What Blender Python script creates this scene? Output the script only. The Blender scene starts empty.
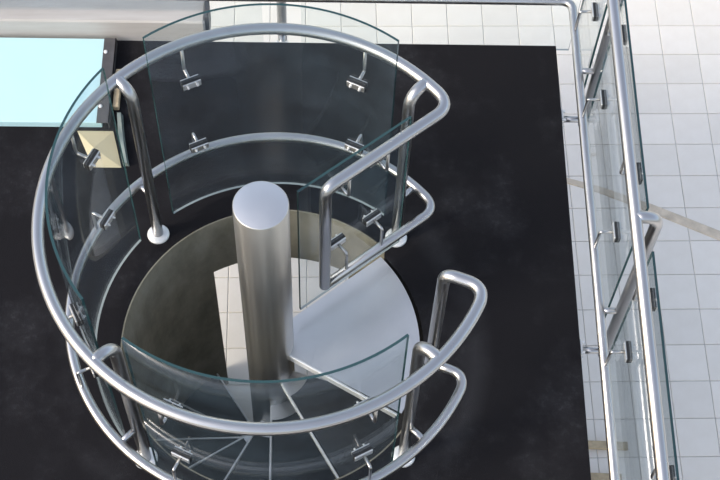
import bpy, math, random
from mathutils import Vector, Matrix
R_ = math.radians
scene = bpy.context.scene

# ------------------------------------------------------------------ camera
cam_d = bpy.data.cameras.new('camera'); cam = bpy.data.objects.new('camera', cam_d)
scene.collection.objects.link(cam); scene.camera = cam
FPX, YAW, PIT, ROL = 1488.035, 0.0504, 1.0722, 0.0535
fw = Vector((math.sin(YAW) * math.cos(PIT), math.cos(YAW) * math.cos(PIT), -math.sin(PIT)))
rv = Vector((math.cos(YAW), -math.sin(YAW), 0)); uv = rv.cross(fw)
c_, s_ = math.cos(ROL), math.sin(ROL)
cx, cy = c_ * rv + s_ * uv, -s_ * rv + c_ * uv
m = Matrix((cx, cy, -fw)).transposed().to_4x4()
m.translation = Vector((0.2272, -2.7237, 5.9731))
cam.matrix_world = m
cam_d.sensor_width = 36; cam_d.lens = FPX / 720 * 36; cam_d.clip_end = 200

# ------------------------------------------------------------------ light
SUN_EL, SUN_AZ = 33, 202          # azimuth counted from +x, counter-clockwise
world = bpy.data.worlds.new('sky'); scene.world = world; world.use_nodes = True
nt = world.node_tree; bg = nt.nodes['Background']
sky = nt.nodes.new('ShaderNodeTexSky'); sky.sky_type = 'NISHITA'
sky.sun_disc = False; sky.sun_elevation = R_(SUN_EL); sky.sun_rotation = R_(90 - SUN_AZ)
sky.air_density = 1.0; sky.dust_density = 2.5; sky.ozone_density = 1.0
haze = nt.nodes.new('ShaderNodeMix'); haze.data_type = 'RGBA'; haze.inputs[0].default_value = .34     # thin bright haze over the blue
haze.inputs[7].default_value = (2.9, 2.75, 2.6, 1)
nt.links.new(sky.outputs[0], haze.inputs[6]); nt.links.new(haze.outputs[2], bg.inputs[0]); bg.inputs[1].default_value = 0.30
sun_d = bpy.data.lights.new('sun', 'SUN'); sun_d.energy = 2.1; sun_d.angle = R_(14); sun_d.color = (1.0, 0.95, 0.87)
sun = bpy.data.objects.new('sun', sun_d); scene.collection.objects.link(sun)
L = Vector((math.cos(R_(SUN_AZ)) * math.cos(R_(SUN_EL)), math.sin(R_(SUN_AZ)) * math.cos(R_(SUN_EL)), math.sin(R_(SUN_EL))))
sun.rotation_euler = L.to_track_quat('Z', 'Y').to_euler(); sun.location = L * 12
vs = scene.view_settings; vs.view_transform = 'Standard'; vs.look = 'None'; vs.gamma = 1
vs.use_curve_mapping = False; vs.exposure = 0.13

# ------------------------------------------------------------------ materials
def mat(name):
    mt = bpy.data.materials.new(name); mt.use_nodes = True
    return mt, mt.node_tree, mt.node_tree.nodes['Principled BSDF']
def noise(t, scale, vec=None, detail=4, rough=.6):
    n = t.nodes.new('ShaderNodeTexNoise'); n.inputs['Scale'].default_value = scale
    n.inputs['Detail'].default_value = detail; n.inputs['Roughness'].default_value = rough
    if vec: t.links.new(vec, n.inputs['Vector'])
    return n
def ramp(t, fac, stops):
    r = t.nodes.new('ShaderNodeValToRGB'); e = r.color_ramp.elements
    while len(e) < len(stops): e.new(.5)
    for el, (p, c) in zip(e, stops):
        el.position = p; el.color = (*c, 1) if len(c) == 3 else c
    t.links.new(fac, r.inputs[0]); return r
def objcoord(t, scale=(1, 1, 1)):
    tc = t.nodes.new('ShaderNodeTexCoord'); mp = t.nodes.new('ShaderNodeMapping')
    mp.inputs['Scale'].default_value = scale; t.links.new(tc.outputs['Object'], mp.inputs['Vector'])
    return mp.outputs[0]
def bump(t, p, h, strength, dist=.002):
    b = t.nodes.new('ShaderNodeBump'); b.inputs['Strength'].default_value = strength; b.inputs['Distance'].default_value = dist
    t.links.new(h, b.inputs['Height']); t.links.new(b.outputs[0], p.inputs['Normal'])
def steel(name, base, r0, r1, scale=(30, 30, 30), nsc=1.0, bmp=0.0):
    mt, t, p = mat(name); p.inputs['Metallic'].default_value = 1
    n = noise(t, nsc, objcoord(t, scale), 5)
    lo = tuple(b * .95 for b in base)
    c = ramp(t, n.outputs[0], [(.3, lo), (.7, base)]); t.links.new(c.outputs[0], p.inputs['Base Color'])
    r = ramp(t, n.outputs[0], [(.3, (r0,) * 3), (.7, (r1,) * 3)]); t.links.new(r.outputs[0], p.inputs['Roughness'])
    if bmp: bump(t, p, n.outputs[0], bmp, .0006)
    return mt
M = {}
M['tube'] = steel('satin_steel', (.51, .51, .515), .27, .33, (4, 4, 4))
M['column'] = steel('brushed_steel', (.60, .585, .56), .30, .42, (45, 45, .8), 1.0, .8)
M['plate'] = steel('steel_plate', (.74, .735, .73), .30, .42, (5, 5, 5))

def plain(name, col, rough, spec=.5, nscale=0, var=.15, metallic=0):
    mt, t, p = mat(name); p.inputs['Roughness'].default_value = rough; p.inputs['Specular IOR Level'].default_value = spec
    p.inputs['Metallic'].default_value = metallic
    if nscale:
        n = noise(t, nscale, objcoord(t))
        c = ramp(t, n.outputs[0], [(.3, tuple(v * (1 - var) for v in col)), (.7, tuple(min(1, v * (1 + var)) for v in col))])
        t.links.new(c.outputs[0], p.inputs['Base Color'])
    else: p.inputs['Base Color'].default_value = (*col, 1)
    return mt
M['bright'] = plain('bright_steel', (.80, .80, .79), .30, .5, 0, 0, .45)
M['clamp'] = plain('clamp_steel', (.74, .74, .73), .28, .5, 0, 0, .85)
M['rubber'] = plain('black_rubber', (.012, .012, .013), .6)
M['tread'] = plain('dark_tread_rubber', (.022, .023, .025), .55, .4, 30, .3)
M['darkmetal'] = plain('dark_painted_metal', (.075, .072, .075), .5, .5, 12, .2)
M['cyan'] = plain('pale_cyan_board', (.50, .745, .80), .5, .4, 3, .02)
M['cream'] = plain('cream_card', (.60, .52, .34), .7, .3, 6, .06)
M['wood'] = plain('tan_wood', (.46, .37, .24), .7, .3, 20, .3)
M['film'] = plain('grey_film', (.20, .24, .22), .35, .5, 10, .3)
M['grout'] = plain('grout', (.58, .57, .54), .8, .2, 8, .15)
M['edging'] = plain('glass_edge', (.022, .062, .066), .10, .6)
M['ground'] = plain('ground_glass_edge', (.34, .38, .38), .5, .4)  # bottom glass edges: the light they catch is put into a paler colour
M['strap'] = plain('tan_strap', (.64, .55, .43), .7, .3, 12, .2)
M['bolt'] = plain('white_bolt', (.8, .8, .8), .35, .5)

# weathered beam
mt, t, p = mat('weathered_beam'); v = objcoord(t, (1.5, 10, 10))
n = noise(t, 1.5, v, 6); c = ramp(t, n.outputs[0], [(.3, (.42, .39, .365)), (.7, (.50, .48, .46))])
t.links.new(c.outputs[0], p.inputs['Base Color']); p.inputs['Roughness'].default_value = .7; bump(t, p, n.outputs[0], .3); M['beam'] = mt

# black carpet with light dust
mt, t, p = mat('black_carpet')
v = objcoord(t); n1 = noise(t, 2.2, v, 6, .65); n2 = noise(t, 220, v, 2); n3 = noise(t, 26, v, 5, .7)
dust = ramp(t, n1.outputs[0], [(.50, (0, 0, 0)), (.68, (1, 1, 1))]); fine = ramp(t, n3.outputs[0], [(.5, (0, 0, 0)), (.75, (1, 1, 1))])
mul = t.nodes.new('ShaderNodeMath'); mul.operation = 'MULTIPLY'; t.links.new(dust.outputs[0], mul.inputs[0]); t.links.new(fine.outputs[0], mul.inputs[1])
add = t.nodes.new('ShaderNodeMath'); add.operation = 'MULTIPLY_ADD'; add.inputs[1].default_value = .35
t.links.new(dust.outputs[0], add.inputs[0]); t.links.new(mul.outputs[0], add.inputs[2])
# lighter band around the balustrade, broken up by noise
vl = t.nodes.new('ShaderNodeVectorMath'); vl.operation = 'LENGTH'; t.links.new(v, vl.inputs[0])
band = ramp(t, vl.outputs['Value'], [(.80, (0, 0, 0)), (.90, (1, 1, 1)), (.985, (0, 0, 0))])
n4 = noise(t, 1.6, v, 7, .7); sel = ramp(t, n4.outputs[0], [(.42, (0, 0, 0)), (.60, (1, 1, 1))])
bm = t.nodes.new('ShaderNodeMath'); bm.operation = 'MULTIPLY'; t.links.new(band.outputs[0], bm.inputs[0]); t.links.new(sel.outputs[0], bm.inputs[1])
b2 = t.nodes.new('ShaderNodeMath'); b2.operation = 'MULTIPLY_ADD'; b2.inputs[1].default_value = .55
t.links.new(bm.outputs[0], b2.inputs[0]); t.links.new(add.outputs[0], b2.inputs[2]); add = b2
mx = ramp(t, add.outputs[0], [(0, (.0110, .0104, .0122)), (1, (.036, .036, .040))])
t.links.new(mx.outputs[0], p.inputs['Base Color']); p.inputs['Roughness'].default_value = .95; p.inputs['Specular IOR Level'].default_value = .12
bump(t, p, n2.outputs[0], .6, .003); M['carpet'] = mt

# floor tile, small tone change from tile to tile
mt, t, p = mat('cream_tile')
oi = t.nodes.new('ShaderNodeObjectInfo'); v = objcoord(t); n = noise(t, 9, v, 4)
c = ramp(t, n.outputs[0], [(.3, (.83, .775, .69)), (.7, (.87, .82, .74))])
hsv = t.nodes.new('ShaderNodeHueSaturation'); mr = t.nodes.new('ShaderNodeMapRange')
mr.inputs['To Min'].default_value = .95; mr.inputs['To Max'].default_value = 1.03
t.links.new(oi.outputs['Random'], mr.inputs['Value']); t.links.new(mr.outputs[0], hsv.inputs['Value'])
t.links.new(c.outputs[0], hsv.inputs['Color']); t.links.new(hsv.outputs[0], p.inputs['Base Color'])
p.inputs['Roughness'].default_value = .42; M['tile'] = mt

# olive render of the stair drum
mt, t, p = mat('olive_render'); v = objcoord(t, (1, 1, .6)); n = noise(t, 5, v, 7, .65)
c = ramp(t, n.outputs[0], [(.3, (.135, .122, .088)), (.55, (.235, .217, .168)), (.75, (.31, .29, .235))])
t.links.new(c.outputs[0], p.inputs['Base Color']); p.inputs['Roughness'].default_value = .85; bump(t, p, n.outputs[0], .3, .004); M['drum'] = mt

# clear glass: thin tinted panes, Schlick reflection, a trace of dust
def glass(name, tint, dustamt):
    mt = bpy.data.materials.new(name); mt.use_nodes = True; t = mt.node_tree; t.nodes.clear()
    N, Lk = t.nodes.new, t.links.new
    out = N('ShaderNodeOutputMaterial'); g = N('ShaderNodeNewGeometry'); d = N('ShaderNodeVectorMath'); d.operation = 'DOT_PRODUCT'
    Lk(g.outputs['Incoming'], d.inputs[0]); Lk(g.outputs['Normal'], d.inputs[1])
    def mth(op, a, b=None):
        n = N('ShaderNodeMath'); n.operation = op
        for i, q in enumerate((a, b)):
            if q is None: continue
            if isinstance(q, (int, float)): n.inputs[i].default_value = q
            else: Lk(q, n.inputs[i])
        return n.outputs[0]
    f = mth('ADD', mth('MULTIPLY', mth('POWER', mth('SUBTRACT', 1.0, mth('ABSOLUTE', d.outputs['Value'])), 5.0), .7), .024)
    tr = N('ShaderNodeBsdfTransparent'); tr.inputs[0].default_value = (*tint, 1)
    gl = N('ShaderNodeBsdfGlossy'); gl.inputs['Roughness'].default_value = .02
    df = N('ShaderNodeBsdfDiffuse'); df.inputs[0].default_value = (.42, .60, .76, 1)
    n = noise(t, 5, objcoord(t), 5); r = ramp(t, n.outputs[0], [(.35, (dustamt * .6,) * 3), (.75, (dustamt * 1.5,) * 3)])
    m1 = N('ShaderNodeMixShader'); Lk(r.outputs[0], m1.inputs[0]); Lk(tr.outputs[0], m1.inputs[1]); Lk(df.outputs[0], m1.inputs[2])
    m2 = N('ShaderNodeMixShader'); Lk(f, m2.inputs[0]); Lk(m1.outputs[0], m2.inputs[1]); Lk(gl.outputs[0], m2.inputs[2])
    Lk(m2.outputs[0], out.inputs[0]); return mt
M['glass'] = glass('clear_glass', (.972, .988, .984), .024)

# ------------------------------------------------------------------ helpers
col = scene.collection
class MB:
    def __init__(s): s.v, s.f, s.mi, s.sm = [], [], [], []
    def add(s, vs, fs, mi=0, smooth=False):
        b = len(s.v); s.v += [tuple(q) for q in vs]
        for f in fs: s.f.append([b + i for i in f]); s.mi.append(mi); s.sm.append(smooth)
        return s
    def box(s, c, d, mi=0, mtx=None, bev=0.0):
        x, y, z = (q / 2 for q in d); b = min(bev, x * .49, y * .49, z * .49)
        if b <= 0:
            vs = [Vector((i * x, j * y, k * z)) for i in (-1, 1) for j in (-1, 1) for k in (-1, 1)]
            fs = [(0, 1, 3, 2), (4, 6, 7, 5), (0, 4, 5, 1), (2, 3, 7, 6), (0, 2, 6, 4), (1, 5, 7, 3)]
        else:
            # box with chamfered top and bottom rims and upright edges
            def loop(ex, ey, zz, k): return [Vector(q) for q in ((-ex + k, -ey, zz), (ex - k, -ey, zz), (ex, -ey + k, zz), (ex, ey - k, zz), (ex - k, ey, zz), (-ex + k, ey, zz), (-ex, ey - k, zz), (-ex, -ey + k, zz))]
            ls = [loop(x - b, y - b, -z, b * .6), loop(x, y, -z + b, b), loop(x, y, z - b, b), loop(x - b, y - b, z, b * .6)]
            vs = sum(ls, []); fs = [list(range(7, -1, -1)), list(range(24, 32))]
            for r in range(3):
                for i in range(8): j = (i + 1) % 8; fs.append((r * 8 + i, r * 8 + j, r * 8 + 8 + j, r * 8 + 8 + i))
        c = Vector(c); vs = [(mtx @ q if mtx else q) + c for q in vs]
        return s.add(vs, fs, mi)
    def sweep(s, pts, r, n=16, mi=0, caps=True):
        pts = [Vector(q) for q in pts]; T = []
        for i in range(len(pts)):
            a = pts[max(0, i - 1)]; b = pts[min(len(pts) - 1, i + 1)]
            if 0 < i < len(pts) - 1: d = (pts[i] - a).normalized() + (b - pts[i]).normalized()
            else: d = b - a
            T.append(d.normalized())
        up = Vector((0, 0, 1)) if abs(T[0].z) < .9 else Vector((1, 0, 0))
        u = (up - T[0] * up.dot(T[0])).normalized(); vs = []
        for i, q in enumerate(pts):
            u = (u - T[i] * u.dot(T[i])).normalized(); w = T[i].cross(u); k = 1.0
            if 0 < i < len(pts) - 1:
                cs = max(.5, T[i].dot((pts[i + 1] - pts[i]).normalized())); k = 1 / cs
            for j in range(n):
                a = 2 * math.pi * j / n; o = u * math.cos(a) + w * math.sin(a)
                vs.append(q + o * r)
        fs = [(i * n + j, i * n + (j + 1) % n, (i + 1) * n + (j + 1) % n, (i + 1) * n + j) for i in range(len(pts) - 1) for j in range(n)]
        s.add(vs, fs, mi, True)
        if caps:
            b = len(s.v) - len(vs)
            s.f += [[b + j for j in range(n - 1, -1, -1)], [len(s.v) - n + j for j in range(n)]]; s.mi += [mi, mi]; s.sm += [False, False]
        return s
    def lathe(s, prof, c=(0, 0, 0), n=32, mi=0, smooth=True):
        vs = []; k = len(prof); c = Vector(c)
        for j in range(n):
            a = 2 * math.pi * j / n
            vs += [Vector((r * math.cos(a), r * math.sin(a), z)) + c for r, z in prof]
        fs = [(j * k + i, ((j + 1) % n) * k + i, ((j + 1) % n) * k + i + 1, j * k + i + 1) for j in range(n) for i in range(k - 1)]
        return s.add(vs, fs, mi, smooth)
    def prism(s, poly, z0, z1, mi=0):
        n = len(poly); vs = [Vector((x, y, z0)) for x, y in poly] + [Vector((x, y, z1)) for x, y in poly]
        fs = [list(range(n - 1, -1, -1)), list(range(n, 2 * n))] + [(i, (i + 1) % n, n + (i + 1) % n, n + i) for i in range(n)]
        return s.add(vs, fs, mi)
    def mesh(s, name, mats):
        me = bpy.data.meshes.new(name); me.from_pydata(s.v, [], s.f)
        for q in (mats if isinstance(mats, (list, tuple)) else [mats]): me.materials.append(M[q])
        me.polygons.foreach_set('material_index', s.mi); me.polygons.foreach_set('use_smooth', s.sm); me.update()
        return me
    def build(s, name, mats, parent=None, loc=None):
        return put(name, s.mesh(name, mats), parent, loc)
def put(name, me, parent=None, loc=None, rot=None):
    o = bpy.data.objects.new(name, me); col.objects.link(o)
    if parent is not None:
        o.parent = parent
        if loc is None: loc = (0, 0, -parent.location.z)
    if loc is not None: o.location = loc
    if rot is not None: o.rotation_euler = rot
    return o
def tag(o, label, cat, group=None):
    o['label'] = label; o['category'] = cat
    if group: o['group'] = group
    return o
def struct(o, label=None, cat=None):
    o['kind'] = 'structure'
    if label: o['label'] = label; o['category'] = cat
    return o
def thing(name, label, cat, loc=(0, 0, 0), group=None):
    o = bpy.data.objects.new(name, None); col.objects.link(o); o.location = loc; o.empty_display_size = .1
    return tag(o, label, cat, group)
def trim(path, d):
    path = [Vector(q) for q in path]
    while d > 0 and len(path) > 1:
        seg = (path[-1] - path[-2]).length
        if seg > d:
            path[-1] = path[-1] + (path[-2] - path[-1]).normalized() * d; break
        d -= seg; path.pop()
    return path
def join(A, B, d, n=12):
    c = Vector(A[-1]); a = trim(A, d); b = trim(list(B)[::-1], d)[::-1]; p, q = a[-1], b[0]
    mid = [p * (1 - k) ** 2 + c * 2 * k * (1 - k) + q * k * k for k in [i / n for i in range(1, n)]]
    return a + mid + b
def chain(parts, ds):
    out = parts[0]
    for B, d in zip(parts[1:], ds): out = join(out, B, d)
    return out

# ------------------------------------------------------------------ shared dimensions (metres, platform top at z = 0)
RC = Vector((0.0207, 0.0017, 0))           # centre of the round balustrade and hole
RR, RG, RP, RH = .85, .78, .76, .675        # rail, glass, post, hole radius
ZT, ZL = 1.156, .354                        # hand rail and lower rail heights
XE, YB = 1.363, 1.6262                      # right and back edge of the platform
FZ = -1.84                                  # tiled floor
RT, RL = .0238, .0208                       # tube radii
def pol(r, a, z=0): return Vector((RC.x + r * math.cos(R_(a)), RC.y + r * math.sin(R_(a)), z))

# ------------------------------------------------------------------ floor of square tiles
PVX, PVY = 2.6, 2.3                      # the tile grid is laid about a degree off the platform's edges
b = MB().box((0, 0, FZ - .106), (26, 26, .2))
floor = struct(b.build('floor', 'grout', None, (PVX, PVY, 0)), 'pale cream square tiled floor below the black platform', 'floor')
floor.rotation_euler.z = R_(1.0)
PX, PY, X0, Y0 = .2303, .2281, 2.4125, 2.2287
tile_mesh = MB().box((0, 0, 0), (PX - .004, PY - .004, .012), bev=.0025).mesh('tile', 'tile')
random.seed(4); rest = MB(); cnt = 0
def want(x, y):
    if 1.15 < x < 2.95 and -1.5 < y < 3.6: return True
    if -.75 < x <= 1.15 and 2.55 < y < 3.6: return True
    if -.62 < x <= .45 and .72 < y < 1.65: return True
    return False
for i in range(-50, 50):
    for j in range(-50, 50):
        x = X0 + (i + .5) * PX; y = Y0 + (j + .5) * PY
        if abs(x) > 11 or abs(y) > 11: continue
        if want(x, y):
            o = put('tile', tile_mesh, floor, (x - PVX, y - PVY, FZ - .006 + random.uniform(-.0006, .0004))); cnt += 1
        else:
            hx, hy = PX / 2 - .002, PY / 2 - .002
            rest.add([(x - hx, y - hy, FZ), (x + hx, y - hy, FZ), (x + hx, y + hy, FZ), (x - hx, y + hy, FZ),
                      (x - hx, y - hy, FZ - .012), (x + hx, y - hy, FZ - .012), (x + hx, y + hy, FZ - .012), (x - hx, y + hy, FZ - .012)],
                     [(0, 1, 2, 3), (0, 4, 5, 1), (1, 5, 6, 2), (2, 6, 7, 3), (3, 7, 4, 0)])
fld = rest.build('tile_field', 'tile', floor, (-PVX, -PVY, 0)); fld['kind'] = 'stuff'
print('tiles', cnt)

# ------------------------------------------------------------------ platform with round hole
X1, Y1 = -2.5, -2.5
def rect_pt(a):
    d = Vector((math.cos(a), math.sin(a))); ts = []
    if d.x > 1e-9: ts.append((XE - RC.x) / d.x)
    if d.x < -1e-9: ts.append((X1 - RC.x) / d.x)
    if d.y > 1e-9: ts.append((YB - RC.y) / d.y)
    if d.y < -1e-9: ts.append((Y1 - RC.y) / d.y)
    k = min(ts); return Vector((RC.x + d.x * k, RC.y + d.y * k))
angs = sorted([2 * math.pi * i / 120 for i in range(120)] + [math.atan2(y - RC.y, x - RC.x) % (2 * math.pi) for x in (XE, X1) for y in (YB, Y1)])
b = MB(); vs = []; n = len(angs); TH = .16
for a in angs:
    q = rect_pt(a); dg = (math.degrees(a) + 180) % 360 - 180
    hr = .650 if -31 < dg < 43.5 else RH + .007            # the carpet runs up to the landing on its side
    i = Vector((RC.x + hr * math.cos(a), RC.y + hr * math.sin(a)))
    vs += [(i.x, i.y, 0), (q.x, q.y, 0), (i.x, i.y, -TH), (q.x, q.y, -TH)]
fs = []
for k in range(n):
    e = k * 4; g = ((k + 1) % n) * 4
    fs += [(e, e + 1, g + 1, g), (e + 2, g + 2, g + 3, e + 3), (e + 1, e + 3, g + 3, g + 1), (e, g, g + 2, e + 2)]
b.add(vs, fs)
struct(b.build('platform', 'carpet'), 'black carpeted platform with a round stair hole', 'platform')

# curved wall of the stair drum, with a doorway towards the back
b = MB(); ri, ro = RH, RH + .10; A0, A1, ZD = 61, 119, -.465
def wall_seg(a0, a1, z0, z1, ns, lip=True):
    vs = []
    for k in range(ns + 1):
        a = a0 + (a1 - a0) * k / ns
        vs += [pol(ri, a, z0), pol(ri, a, z1), pol(ro, a, z1), pol(ro, a, z0)]
    fs = []
    for k in range(ns):
        e, g = k * 4, k * 4 + 4
        fs += [(e, e + 1, g + 1, g), (e + 2, e + 3, g + 3, g + 2), (e, g, g + 3, e + 3)]
    fs += [(0, 3, 2, 1), (ns * 4, ns * 4 + 1, ns * 4 + 2, ns * 4 + 3)]
    b.add(vs, fs)
    # top rim as a lip that closes the gap to the carpet
    vs = []
    for k in range(ns + 1):
        a = a0 + (a1 - a0) * k / ns
        vs += [pol(ri, a, z1), pol(ri + .0065, a, z1), pol(ri + .0065, a, -.0015), pol(ri, a, -.0015)]
    if lip:
        b.add(vs, [f for k in range(ns) for e, g in [(k * 4, k * 4 + 4)] for f in ((e, e + 3, g + 3, g), (e + 3, e + 2, g + 2, g + 3), (e + 1, g + 1, g + 2, e + 2))])
wall_seg(A0, A1, ZD, -TH - .0005, 24)
wall_seg(A1, 329, FZ, -TH - .0005, 70)
wall_seg(329, 401, FZ, -TH - .0005, 24, False)
wall_seg(401, A0 + 360, FZ, -TH - .0005, 8)
struct(b.build('wall_stairwell', 'drum'), 'curved olive plaster wall of the round stairwell', 'wall')

# ------------------------------------------------------------------ spiral staircase
st = thing('spiral_staircase', 'steel spiral staircase winding down around a thick brushed column', 'staircase', (-.007, 0, FZ))
CR, CZ = .1052, 1.226
colm = MB().lathe([(CR, FZ), (CR, CZ - .004), (CR - .003, CZ)], n=64).build('column', 'column', st)
MB().lathe([(CR - .003, CZ - .02), (CR - .003, CZ), (CR - .004, CZ + .0005), (0.0001, CZ + .0005)], n=64).build('column_cap', 'plate', colm, (0, 0, 0))
RISE, ST, TR = .2285, 29.5, .648
def fan(a0, a1, r0, r1, z0, z1, ns=14, c=Vector((.012, 0, 0))):
    poly = [(r0 * math.cos(R_(a0 + (a1 - a0) * k / ns)), r0 * math.sin(R_(a0 + (a1 - a0) * k / ns))) for k in range(ns + 1)]
    outer = [(c.x + r1 * math.cos(R_(a0 + (a1 - a0) * k / ns)), r1 * math.sin(R_(a0 + (a1 - a0) * k / ns))) for k in range(ns + 1)]
    b = MB(); vs = []
    for (x, y), (X, Y) in zip(poly, outer): vs += [(x, y, z1), (X, Y, z1), (X, Y, z0), (x, y, z0)]
    fs = []
    for k in range(ns):
        e, g = k * 4, k * 4 + 4
        fs += [(e, e + 1, g + 1, g), (e + 1, e + 2, g + 2, g + 1), (e + 2, e + 3, g + 3, g + 2), (e, g, g + 3, e + 3)]
    fs += [(0, 3, 2, 1), (ns * 4, ns * 4 + 1, ns * 4 + 2, ns * 4 + 3)]
    return b.add(vs, fs)
def bar(a, r0, r1, z0, z1, w, off=0):
    d = Vector((math.cos(R_(a)), math.sin(R_(a)), 0)); nrm = Vector((-d.y, d.x, 0))
    c = d * ((r0 + r1) / 2) + nrm * off; c.z = (z0 + z1) / 2
    return MB().box(c, (r1 - r0, w, z1 - z0), 0, Matrix.Rotation(R_(a), 3, 'Z'), .0015)
# top landing: its far edge runs parallel to the straight screen
zl0 = .004
far = [(.055, .098), (.50, .4435)]
a_end = math.degrees(math.atan2(.4435, .50 - .012))
poly = [(CR * .98 * math.cos(R_(a)), CR * .98 * math.sin(R_(a))) for a in [60 - 92 * k / 8 for k in range(9)]]
poly += [(.012 + TR * math.cos(R_(a)), TR * math.sin(R_(a))) for a in [-30 + (a_end + 30) * k / 24 for k in range(25)]]
land = MB().prism(poly[::1], zl0 - .012, zl0).build('landing_plate', 'plate', st)
MB().prism([(1.92 * CR * math.cos(R_(a)), 1.92 * CR * math.sin(R_(a))) for a in [-31 + 80 * k / 16 for k in range(17)]] +
           [(CR * math.cos(R_(a)), CR * math.sin(R_(a))) for a in [49 - 80 * k / 8 for k in range(9)]], zl0 + .0002, zl0 + .003).build('hub_ring', 'plate', land, (0, 0, 0))
bar(-30.5, CR, TR, zl0 - .006, zl0 + .004, .010, -.004).build('nosing', 'bright', land, (0, 0, 0))
bar(-30.5, CR, TR - .01, zl0 - .055, zl0 - .006, .006, .0).build('apron', 'bright', land, (0, 0, 0))
for k in range(1, 8):
    z = zl0 - RISE * k; a0 = -30.5 - ST * k; a1 = a0 + ST + 13
    tr = fan(a0, a1, CR * .98, TR, z - .012, z).build('tread', 'tread', st)
    fan(a0, a1, CR, .178, z + .0002, z + .004, 8, Vector((0, 0, 0))).build('hub_ring', 'plate', tr, (0, 0, 0))
    bar(a0, CR, TR, z - .006, z + .004, .010, -.004).build('nosing', 'bright', tr, (0, 0, 0))
    bar(a0, CR, TR - .01, z - .055, z - .006, .006, .0).build('apron', 'bright', tr, (0, 0, 0))
    bar(a1 - .5, CR, TR - .01, z - .045, z - .0125, .006, .0).build('rear_flange', 'plate', tr, (0, 0, 0))

# ------------------------------------------------------------------ railing parts
CL = .0                                               # clamp meshes, local frame: x along glass, y outward to the rail, z up
clamp_me = MB().box((0, .0135, 0), (.078, .006, .034), bev=.0012).box((0, -.0135, 0), (.078, .006, .034), bev=.0012).mesh('clamp', 'clamp')
gask_me = MB().box((0, 0, .0), (.080, .021, .037)).mesh('gasket', 'rubber')
def cyl_y(r, y0, y1, x, z, n=12):
    return MB().sweep([(x, y0, z), (x, y1, z)], r, n)
bolt_me = MB().sweep([(0, -.0165, 0), (0, -.0215, 0)], .0068, 10).sweep([(0, -.0215, 0), (0, -.028, 0)], .0042, 8).mesh('bolt', 'bright')
def arm_mesh(h, name):                                 # from the clamp out to below / above the rail, then along z to it
    g = RR - RG
    return MB().sweep(chain([[(0, .0165, 0), (0, g, 0)], [(0, g, 0), (0, g, h)]], [.012]), .0068, 10).mesh(name, 'tube')
arm_up, arm_dn = arm_mesh(ZT - .985 - RT * .6, 'clamp_arm'), arm_mesh(ZL - .508 + RL * .6, 'clamp_arm')
def clamp(parent, p, ang, upper):                      # ang: direction of local +y (towards the rail), degrees
    q = Vector(p); q.z = .985 if upper else .508
    o = put('clamp', clamp_me, parent, q - parent.location, (0, 0, R_(ang - 90)))
    put('gasket', gask_me, o, (0, 0, 0)); put('clamp_arm', arm_up if upper else arm_dn, o, (0, 0, 0))
    for s in (-1, 1): put('bolt', bolt_me, o, (s * .02, 0, 0))
def curved_glass(parent, a0, a1, z0, z1, ns=180, th=.010):
    vs = []
    for k in range(ns + 1):
        a = a0 + (a1 - a0) * k / ns
        vs += [pol(RG - th / 2, a, z0), pol(RG - th / 2, a, z1), pol(RG + th / 2, a, z1), pol(RG + th / 2, a, z0)]
    b = MB(); f0, f1, f2 = [], [], []
    for k in range(ns):
        e, g = k * 4, k * 4 + 4
        f0 += [(e, e + 1, g + 1, g), (e + 2, e + 3, g + 3, g + 2)]; f1 += [(e + 1, e + 2, g + 2, g + 1)]; f2 += [(e, g, g + 3, e + 3)]
    f1 += [(0, 3, 2, 1), (ns * 4, ns * 4 + 1, ns * 4 + 2, ns * 4 + 3)]
    b.add(vs, f0, 0, True); b.add(vs, f1, 1); b.add(vs, f2, 2)
    return b.build('glass_panel', ['glass', 'edging', 'ground'], parent)
def flat_glass(parent, p, q, z0, z1, th=.010):
    p, q = Vector((p[0], p[1], 0)), Vector((q[0], q[1], 0)); d = (q - p).normalized(); nr = Vector((-d.y, d.x, 0)) * th / 2
    vs = [w + s * nr + Vector((0, 0, z)) for w in (p, q) for s in (-1, 1) for z in (z0, z1)]
    b = MB(); b.add(vs, [(0, 1, 5, 4), (2, 6, 7, 3)])
    for f in [(0, 2, 3, 1), (4, 5, 7, 6), (1, 3, 7, 5), (0, 4, 6, 2)]: b.f.append(list(f)); b.mi.append(2 if f == (0, 4, 6, 2) else 1); b.sm.append(False)
    return b.build('glass_panel', ['glass', 'edging', 'ground'], parent)

# ------------------------------------------------------------------ round balustrade
ba = thing('round_balustrade', 'round glass and tubular steel balustrade ringing the spiral stair opening', 'balustrade')
a_s, a_e = 35.3, 339.6
arc = lambda z: [pol(RR, a_s + (a_e - a_s) * k / 140, z) for k in range(141)]
S0 = Vector((.231, .112, 0)); F0 = Vector((.668, -.2405, 0))
Z = lambda v, z: Vector((v.x, v.y, z))
top = chain([[Z(S0, ZL), Z(S0, ZT)], [Z(S0, ZT), arc(ZT)[0]], arc(ZT), [arc(ZT)[-1], Z(F0, ZT)], [Z(F0, ZT), Z(F0, ZL)]], [.05, .075, .075, .05])
MB().sweep(top, RT, 20).build('top_rail', 'tube', ba)
low = chain([[Z(S0, ZL), arc(ZL)[0]], arc(ZL), [arc(ZL)[-1], Z(F0, ZL)]], [.075, .075])
MB().sweep(low, RL, 20).build('lower_rail', 'tube', ba)
flange_me = MB().lathe([(.0505, 0), (.0505, .006), (.047, .0105), (.034, .0165), (.0238, .0185)], n=36).mesh('base_flange', 'bright')
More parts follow.
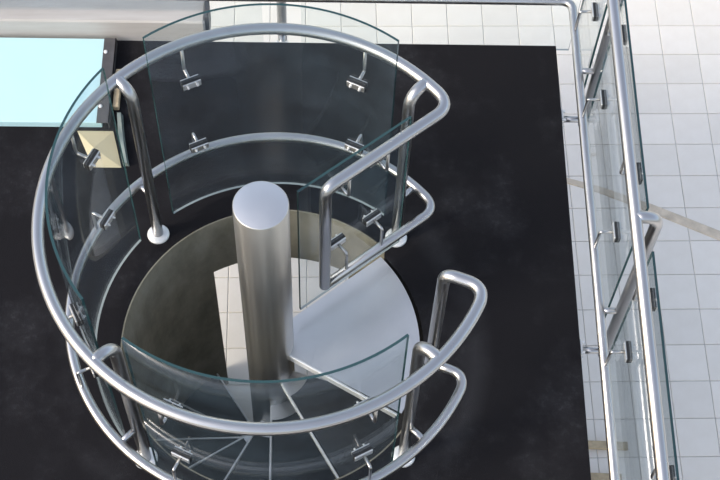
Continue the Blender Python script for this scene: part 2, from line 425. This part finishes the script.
for a, RP in ((45, .757), (135.4, .771), (225, .757), (316.7, .757)):
    p = MB().sweep(chain([[pol(RP, a, 0), pol(RP, a, ZT)], [pol(RP, a, ZT), pol(RR, a, ZT)]], [.075]), RT, 18).build('post', 'tube', ba)
    put('base_flange', flange_me, p, pol(RP, a, .0005))
    MB().sweep([pol(RP, a, ZL), pol(RR, a, ZL)], .0140, 12).build('strut', 'tube', p, (0, 0, 0))
GB, GT = .07, 1.405
for a0, a1 in ((52, 128), (142.5, 218), (233, 309.3)): curved_glass(ba, a0, a1, GB, GT)
for a in (115.6, 64.7, 154.6, 205.5, 244.6, 297.6):
    for up in (True, False): clamp(ba, pol(RG, a), a, up)
# straight screen towards the column
d = (arc(0)[0] - S0); d.z = 0; d.normalize(); nr = Vector((-d.y, d.x, 0)); OF = RR - RG
g0, g1 = S0 + nr * OF - d * .080, S0 + nr * OF + d * .475
flat_glass(ba, g0, g1, .11, 1.125)
for s in (.115, .305):
    for up in (True, False): clamp(ba, S0 + nr * OF + d * s, math.degrees(math.atan2(-nr.y, -nr.x)), up)

# ------------------------------------------------------------------ outer railing along the platform edge
ra = thing('edge_railing', 'glass and steel tube railing bolted along the platform edge', 'railing')
XR, YR, XP, YP, XG, YG = 1.390, 1.628, 1.480, 1.718, 1.460, 1.698
XW, YS = -1.75, -2.35
def lpath(z, dd): return chain([[(XW, YR, z), (XR, YR, z)], [(XR, YR, z), (XR, YS, z)]], [dd])
MB().sweep(lpath(ZT, .09), RT, 20).build('top_rail', 'tube', ra)
MB().sweep(lpath(ZL, .06), RL, 20).build('lower_rail', 'tube', ra)
plate_r = MB().box((.006, 0, 0), (.010, .070, .085), bev=.002).mesh('bracket_plate', 'bright')
stub_r = MB().sweep([(.008, 0, 0), (XP - XE, 0, 0)], .0165, 14).mesh('bracket_arm', 'tube')
pbolt = MB().sweep([(.011, 0, 0), (.022, 0, 0)], .007, 8).mesh('bolt', 'bright')
def edge_post(base, rail, edge, ang):
    z0 = -.095
    p = MB().sweep(chain([[Vector((*base, z0)), Vector((*base, ZT))], [Vector((*base, ZT)), Vector((*rail, ZT))]], [.062]), RT, 18).build('post', 'tube', ra)
    MB().sweep([Vector((*base, ZL)), Vector((*rail, ZL))], .0140, 12).build('strut', 'tube', p, (0, 0, 0))
    for me in (plate_r, stub_r): put(me.name, me, p, (*edge, -.05), (0, 0, R_(ang)))
    for s in (-1, 1):
        for zz in (-.03, .03):
            off = Matrix.Rotation(R_(ang), 3, 'Z') @ Vector((0, s * .024, zz)); put('bolt', pbolt, p, Vector((*edge, -.05)) + off, (0, 0, R_(ang)))
for y in (1.228, .004, -1.235): edge_post((XP, y), (XR, y), (XE, y), 0)
for x in (.01, -1.66): edge_post((x, YP), (x, YR), (x, YB), 90)
GT2 = 1.08
for y0, y1 in ((1.30, 1.690), (.09, 1.11), (-1.145, -.10), (-2.3, -1.335)): flat_glass(ra, (XG, y0), (XG, y1), GB, GT2)
for x0, x1 in ((.105, 1.450), (-1.565, -.085)): flat_glass(ra, (x0, YG), (x1, YG), -.13, GT2)
for y in (1.45, .968, .298, -.255, -.955, -1.5, -2.13):
    for up in (True, False): clamp(ra, (XG, y, 0), 180, up)
for x in (.265, 1.20, -.245, -1.40):
    for up in (True, False): clamp(ra, (x, YG, 0), 270, up)

# ------------------------------------------------------------------ things at the back left corner
b = MB().box((-.93, 1.6945, -.02), (1.14, .136, .345), bev=.008)
beam = tag(b.build('beam', 'beam', None, None), 'weathered grey beam lying along the back edge of the platform', 'beam')
MB().box((-.352, 1.70, .095), (.022, .11, .16), bev=.003).build('end_plate', 'darkmetal', beam)  # dark upright block at the beam's right end
b = MB().box((-1.213, 1.361, .0225), (.772, .487, .044), bev=.003)
tag(b.build('panel_board', 'cyan'), 'pale cyan rigid board lying flat in front of the grey beam', 'board')
ang = MB().box((-.822, 1.358, .049), (.058, .49, .004)).box((-.795, 1.358, .0265), (.004, .49, .049))
ao = tag(ang.build('metal_angle', 'darkmetal'), 'dark metal angle strip with white bolts along the cyan board', 'metal strip')
for y in (1.52, 1.205): MB().lathe([(.0095, .0515), (.0095, .055), (.005, .058), (.0001, .0585)], (-.838, y, 0), 14).build('bolt', 'bolt', ao)
b = MB().box((-.770, 1.325, .0175), (.030, .22, .034), bev=.004)
tag(b.build('batten', 'wood'), 'short tan wooden batten lying beside the dark metal angle', 'batten')
# folded cream card
b = MB()
cp = [(-.945, 1.095, .003), (-.775, 1.095, .003), (-.722, .895, .003), (-.855, .895, .003), (-.855, .985, .030)]
up = [Vector(q) + Vector((0, 0, .003)) for q in cp]
b.add([*cp, *up], [(4, 1, 0), (4, 2, 1), (4, 3, 2), (4, 0, 3), (5, 6, 9), (6, 7, 9), (7, 8, 9), (8, 5, 9), (0, 1, 6, 5), (1, 2, 7, 6), (2, 3, 8, 7), (3, 0, 5, 8)])
tag(b.build('cream_card', 'cream'), 'small folded cream card lying at the corner of the cyan board', 'card')
b = MB(); pts = [(-.765 + .03 * k + .02 * k * k, 1.185 - .28 * k) for k in [i / 10 for i in range(11)]]
vs = []
for i, (px, py) in enumerate(pts):
    h = .03 + .006 * math.sin(i * 1.3)
    vs += [(px, py, .001), (px + .004, py, h), (px + .022, py, h + .004 * math.sin(i)), (px + .030, py, .001)]
b.add(vs, [(i * 4 + k, i * 4 + k + 1, i * 4 + 5 + k, i * 4 + 4 + k) for i in range(10) for k in range(3)] + [(0, 3, 2, 1), (40, 41, 42, 43)] + [(i * 4, i * 4 + 4, i * 4 + 7, i * 4 + 3) for i in range(10)])
tag(b.build('edging_strip', 'film'), 'crumpled grey edging strip running past the cream card', 'strip')

# strap on the tiled floor
pts = [(.9, 2.17), (1.35, 2.07), (1.720, 1.951), (1.912, 1.889), (2.207, 1.765), (2.613, 1.576), (3.1, 1.33)]
b = MB(); vs = []
for i, q in enumerate(pts):
    p0 = Vector(pts[max(0, i - 1)]); p1 = Vector(pts[min(len(pts) - 1, i + 1)]); dd = (p1 - p0).normalized(); w = Vector((-dd.y, dd.x)) * (.011 + .022 * min(1, max(0, (q[0] - 1.3) / 1.0)))
    for sx, zz in ((-1, .0005), (-.8, .006), (.8, .006), (1, .0005)): vs.append((q[0] + w.x * sx, q[1] + w.y * sx, FZ + zz))
n = len(pts)
b.add(vs, [(i * 4 + k, i * 4 + 4 + k, i * 4 + 5 + k, i * 4 + 1 + k) for i in range(n - 1) for k in range(3)] + [(i * 4 + 3, i * 4 + 7, i * 4 + 4, i * 4) for i in range(n - 1)] + [(0, 1, 2, 3), (n * 4 - 1, n * 4 - 2, n * 4 - 3, n * 4 - 4)])
tag(b.build('floor_strap', 'strap'), 'flat tan strap lying diagonally across the pale floor tiles', 'strap')

# two planks on the floor beside the platform
for (x, y, lx, ly, lab) in ((1.62, .235, .62, .045, 'narrow tan plank on the tiles, the one farther from the bottom edge'), (1.58, .02, .60, .10, 'broad tan plank on the tiles at the bottom edge of the picture')):
    tag(MB().box((x, y, FZ + .0125), (lx, ly, .024), 0, Matrix.Rotation(R_(-2), 3, 'Z'), .002).build('plank', 'wood'), lab, 'plank', 'planks beside the platform')
